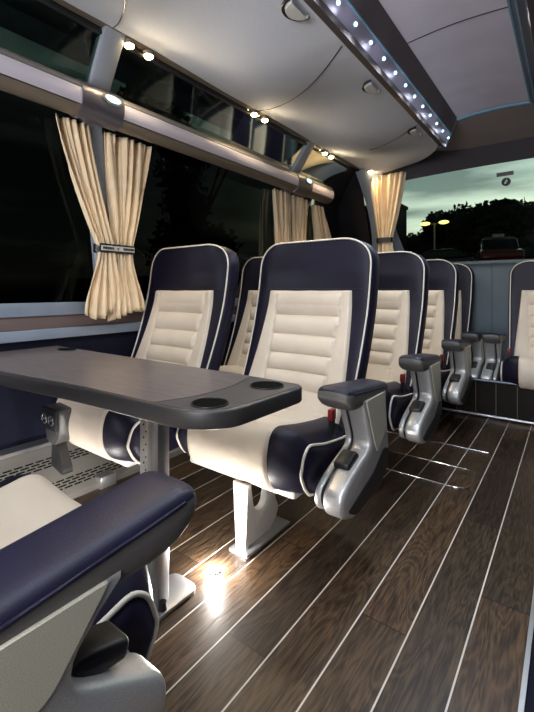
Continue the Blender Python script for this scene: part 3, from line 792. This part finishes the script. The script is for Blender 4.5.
finish('pictogram', bm, MATS['light_grey_paint'], s2)

# ------------------------------------------------------------------ outside
GRASS = mat('dark_ground', (.010, .013, .010), .9)
struct(box('ground', (-60, -30, -1.5), (60, 90, -1.4), GRASS))
LEAF = mat('tree_leaves', (.012, .020, .008), .8, noise=(3, (.03, .045, .015), .4, .7))
TRUNK = mat('tree_bark', (.02, .016, .012), .9)
def zt(py, px, y):      # height seen at pixel row py
    u = (px-267)/F; a = math.radians(36.8); dy = math.cos(a)+u*math.sin(a)
    return .9 + (290-py)/F*(y/dy)
zc = zt(266, 500, 23)-.05
def cam_dir(px, y):     # world point at distance y behind the bus, seen at pixel column px
    u = (px-267)/F; a = math.radians(36.8)
    dx, dy = -math.sin(a)+u*math.cos(a), math.cos(a)+u*math.sin(a)
    return dx/dy*y
def tree(x, y, ztop, w, label, nleaf=900, zb=-1.4, seed=1, leaf=.16):
    random.seed(seed)
    t = thing('tree', label, 'tree', (x, y, zb), 0, 'trees outside the coach')
    H = ztop-zb
    bm = bmesh.new(); add_tube(bm, [(0, 0, 0), (.1, 0, H*.3), (0, .1, H*.6)], [.22, .16, .08], 8)
    for k in range(6):
        a = k*1.05; add_tube(bm, [(0, 0, H*.35), (w*.25*math.cos(a), w*.25*math.sin(a), H*(.5+.05*k)), (w*.4*math.cos(a), w*.4*math.sin(a), H*(.62+.05*k))], [.08, .05, .02], 6)
    finish('trunk', bm, TRUNK, t)
    bm = bmesh.new()
    blobs = [(Vector((random.uniform(-.35, .35)*w, random.uniform(-.3, .3)*w, H*random.uniform(.35, .80))), random.uniform(.16, .27)*w) for _ in range(9)]
    blobs.append((Vector((0, 0, H-.2*w)), .2*w))
    for c, r in blobs:
        bmesh.ops.create_icosphere(bm, subdivisions=2, radius=r*.82, matrix=Matrix.Translation(c))
    for i in range(nleaf):
        c, r = random.choice(blobs); d = Vector((random.gauss(0, 1), random.gauss(0, 1), random.gauss(0, 1))).normalized()
        p = c + d*r*random.uniform(.8, 1.12); p.z = min(p.z, H)
        a = Vector((random.gauss(0, 1), random.gauss(0, 1), random.gauss(0, 1))).normalized()*leaf*random.uniform(.5, 1.2); b = a.cross(d).normalized()*leaf*.6
        bm.faces.new([bm.verts.new(v) for v in (p-a, p-b, p+a, p+b)])
    finish('crown', bm, LEAF, t, smooth=False)
def zt(py, px, y):      # height seen at pixel row py
    u = (px-267)/F; a = math.radians(36.8); dy = math.cos(a)+u*math.sin(a)
    return .9 + (290-py)/F*(y/dy)
spec = [(452, 212, 36, 5.2, 'rounded dark tree right of the twin street lamp, through the rear window'),
        (486, 202, 36, 5.2, 'tallest dark tree in the middle of the rear window'),
        (528, 203, 34, 6.4, 'dark tree at the right edge of the rear window'),
        (508, 217, 42, 6.0, 'low dark tree between the tallest tree and the right edge one'),
        (427, 228, 46, 7.5, 'low dark tree behind the twin street lamp'),
        (470, 220, 43, 7.0, 'low dark tree in the gap left of the tallest tree'),
        (547, 203, 38, 8.0, 'dark tree cut off by the right edge of the picture')]
for i, (px, py, y, w, lb) in enumerate(spec): tree(cam_dir(px, y), y, zt(py, px, y), w, lb, 2600, zc, i+3, .24)
tree(-9.5, 8.6, 8.3, 3.6, 'leafy tree seen through the upper side window', 2200, seed=21, leaf=.14)
# raised bank with parked cars
struct(box('ground_bank', (-40, 20.5, -1.4), (40, 70, zt(266, 500, 23)-.05), GRASS))
def car(x, y, label, m, L=4.4, rz=0):
    t = thing('parked_car', label, 'car', (x, y, zc), rz, 'cars parked behind the coach')
    prism('body', [(-L/2, .22), (-L/2, .62), (-L*.33, .78), (L*.30, .80), (L/2, .66), (L/2, .22)], -.85, .85, m, t, 'y', .12, .08, 3)
    prism('cabin', [(-L*.36, .74), (-L*.22, 1.28), (L*.12, 1.34), (L*.30, .76)], -.74, .74, mat('car_glass', (.02, .03, .03), .08), t, 'y', .12, .10, 3)
    prism('roof', [(-L*.20, 1.28), (-L*.16, 1.36), (L*.08, 1.38), (L*.12, 1.30)], -.66, .66, m, t, 'y', .03, .03, 2)
    for sx in (-L*.3, L*.3):
        for sy in (-.86, .72):
            bm = bmesh.new(); bmesh.ops.create_cone(bm, cap_ends=True, segments=20, radius1=.32, radius2=.32, depth=.16, matrix=Matrix.Translation((sx, sy+.07, .32)) @ Matrix.Rotation(PI/2, 4, 'X')); finish('wheel', bm, BLACK, t)
    return t
carred = mat('car_red', (.22, .006, .006), .25, coat=.6); cardk = mat('car_dark', (.018, .022, .022), .2, coat=.8)
c1 = car(cam_dir(497, 22.6), 22.6, 'red parked car with a pale roof plate, seen through the rear window', carred, 3.6, PI/2+.25)
box('taxi_plate', (-.45, -.25, 1.38), (-.38, .25, 1.54), WHITEM, c1, .02)
car(cam_dir(447, 27.0), 27.0, 'dark parked car left of the red car, seen through the rear window', cardk, 5.0)
car(cam_dir(532, 29.5), 29.5, 'dark parked car right of the red car, at the edge of the picture', cardk, 4.4)
# street lamp and building
ly = 30; lx = cam_dir(434.5, ly)
sl = thing('street_lamp', 'street lamp with two glowing yellow heads outside the rear window', 'street lamp', (lx, ly, zc))
lz = zt(223, 434.5, ly)-zc
tube('pole', [(0, 0, 0), (0, 0, lz)], [.07, .045], WHITEM, sl)
LG = mat('sodium_lamp', (1, .9, .3), .4, emit=(1, .88, .25), estr=1.7)
for s in (-1, 1):
    tube('lamp_arm', [(0, 0, lz-.1), (s*.35, 0, lz)], .04, WHITEM, sl)
    bm = bmesh.new(); bmesh.ops.create_uvsphere(bm, u_segments=14, v_segments=8, radius=.30, matrix=Matrix.Translation((s*.62, 0, lz)) @ Matrix.Diagonal((1.15, .6, .45, 1)))
    finish('lamp_head', bm, LG, sl)
by = 32; bx = cam_dir(404, by)
bd = thing('building', 'dark flat roofed building at the left edge of the rear window', 'building', (bx-.6, by, zc))
box('block', (-9, 0, 0), (.0, 2.5, zt(204, 404, by)-zc), mat('building_dark', (.02, .022, .026), .8), bd)
box('parapet', (-9.1, -.1, zt(204, 404, by)-zc), (.1, 2.6, zt(204, 404, by)-zc+.25), MATS['building_dark'], bd)
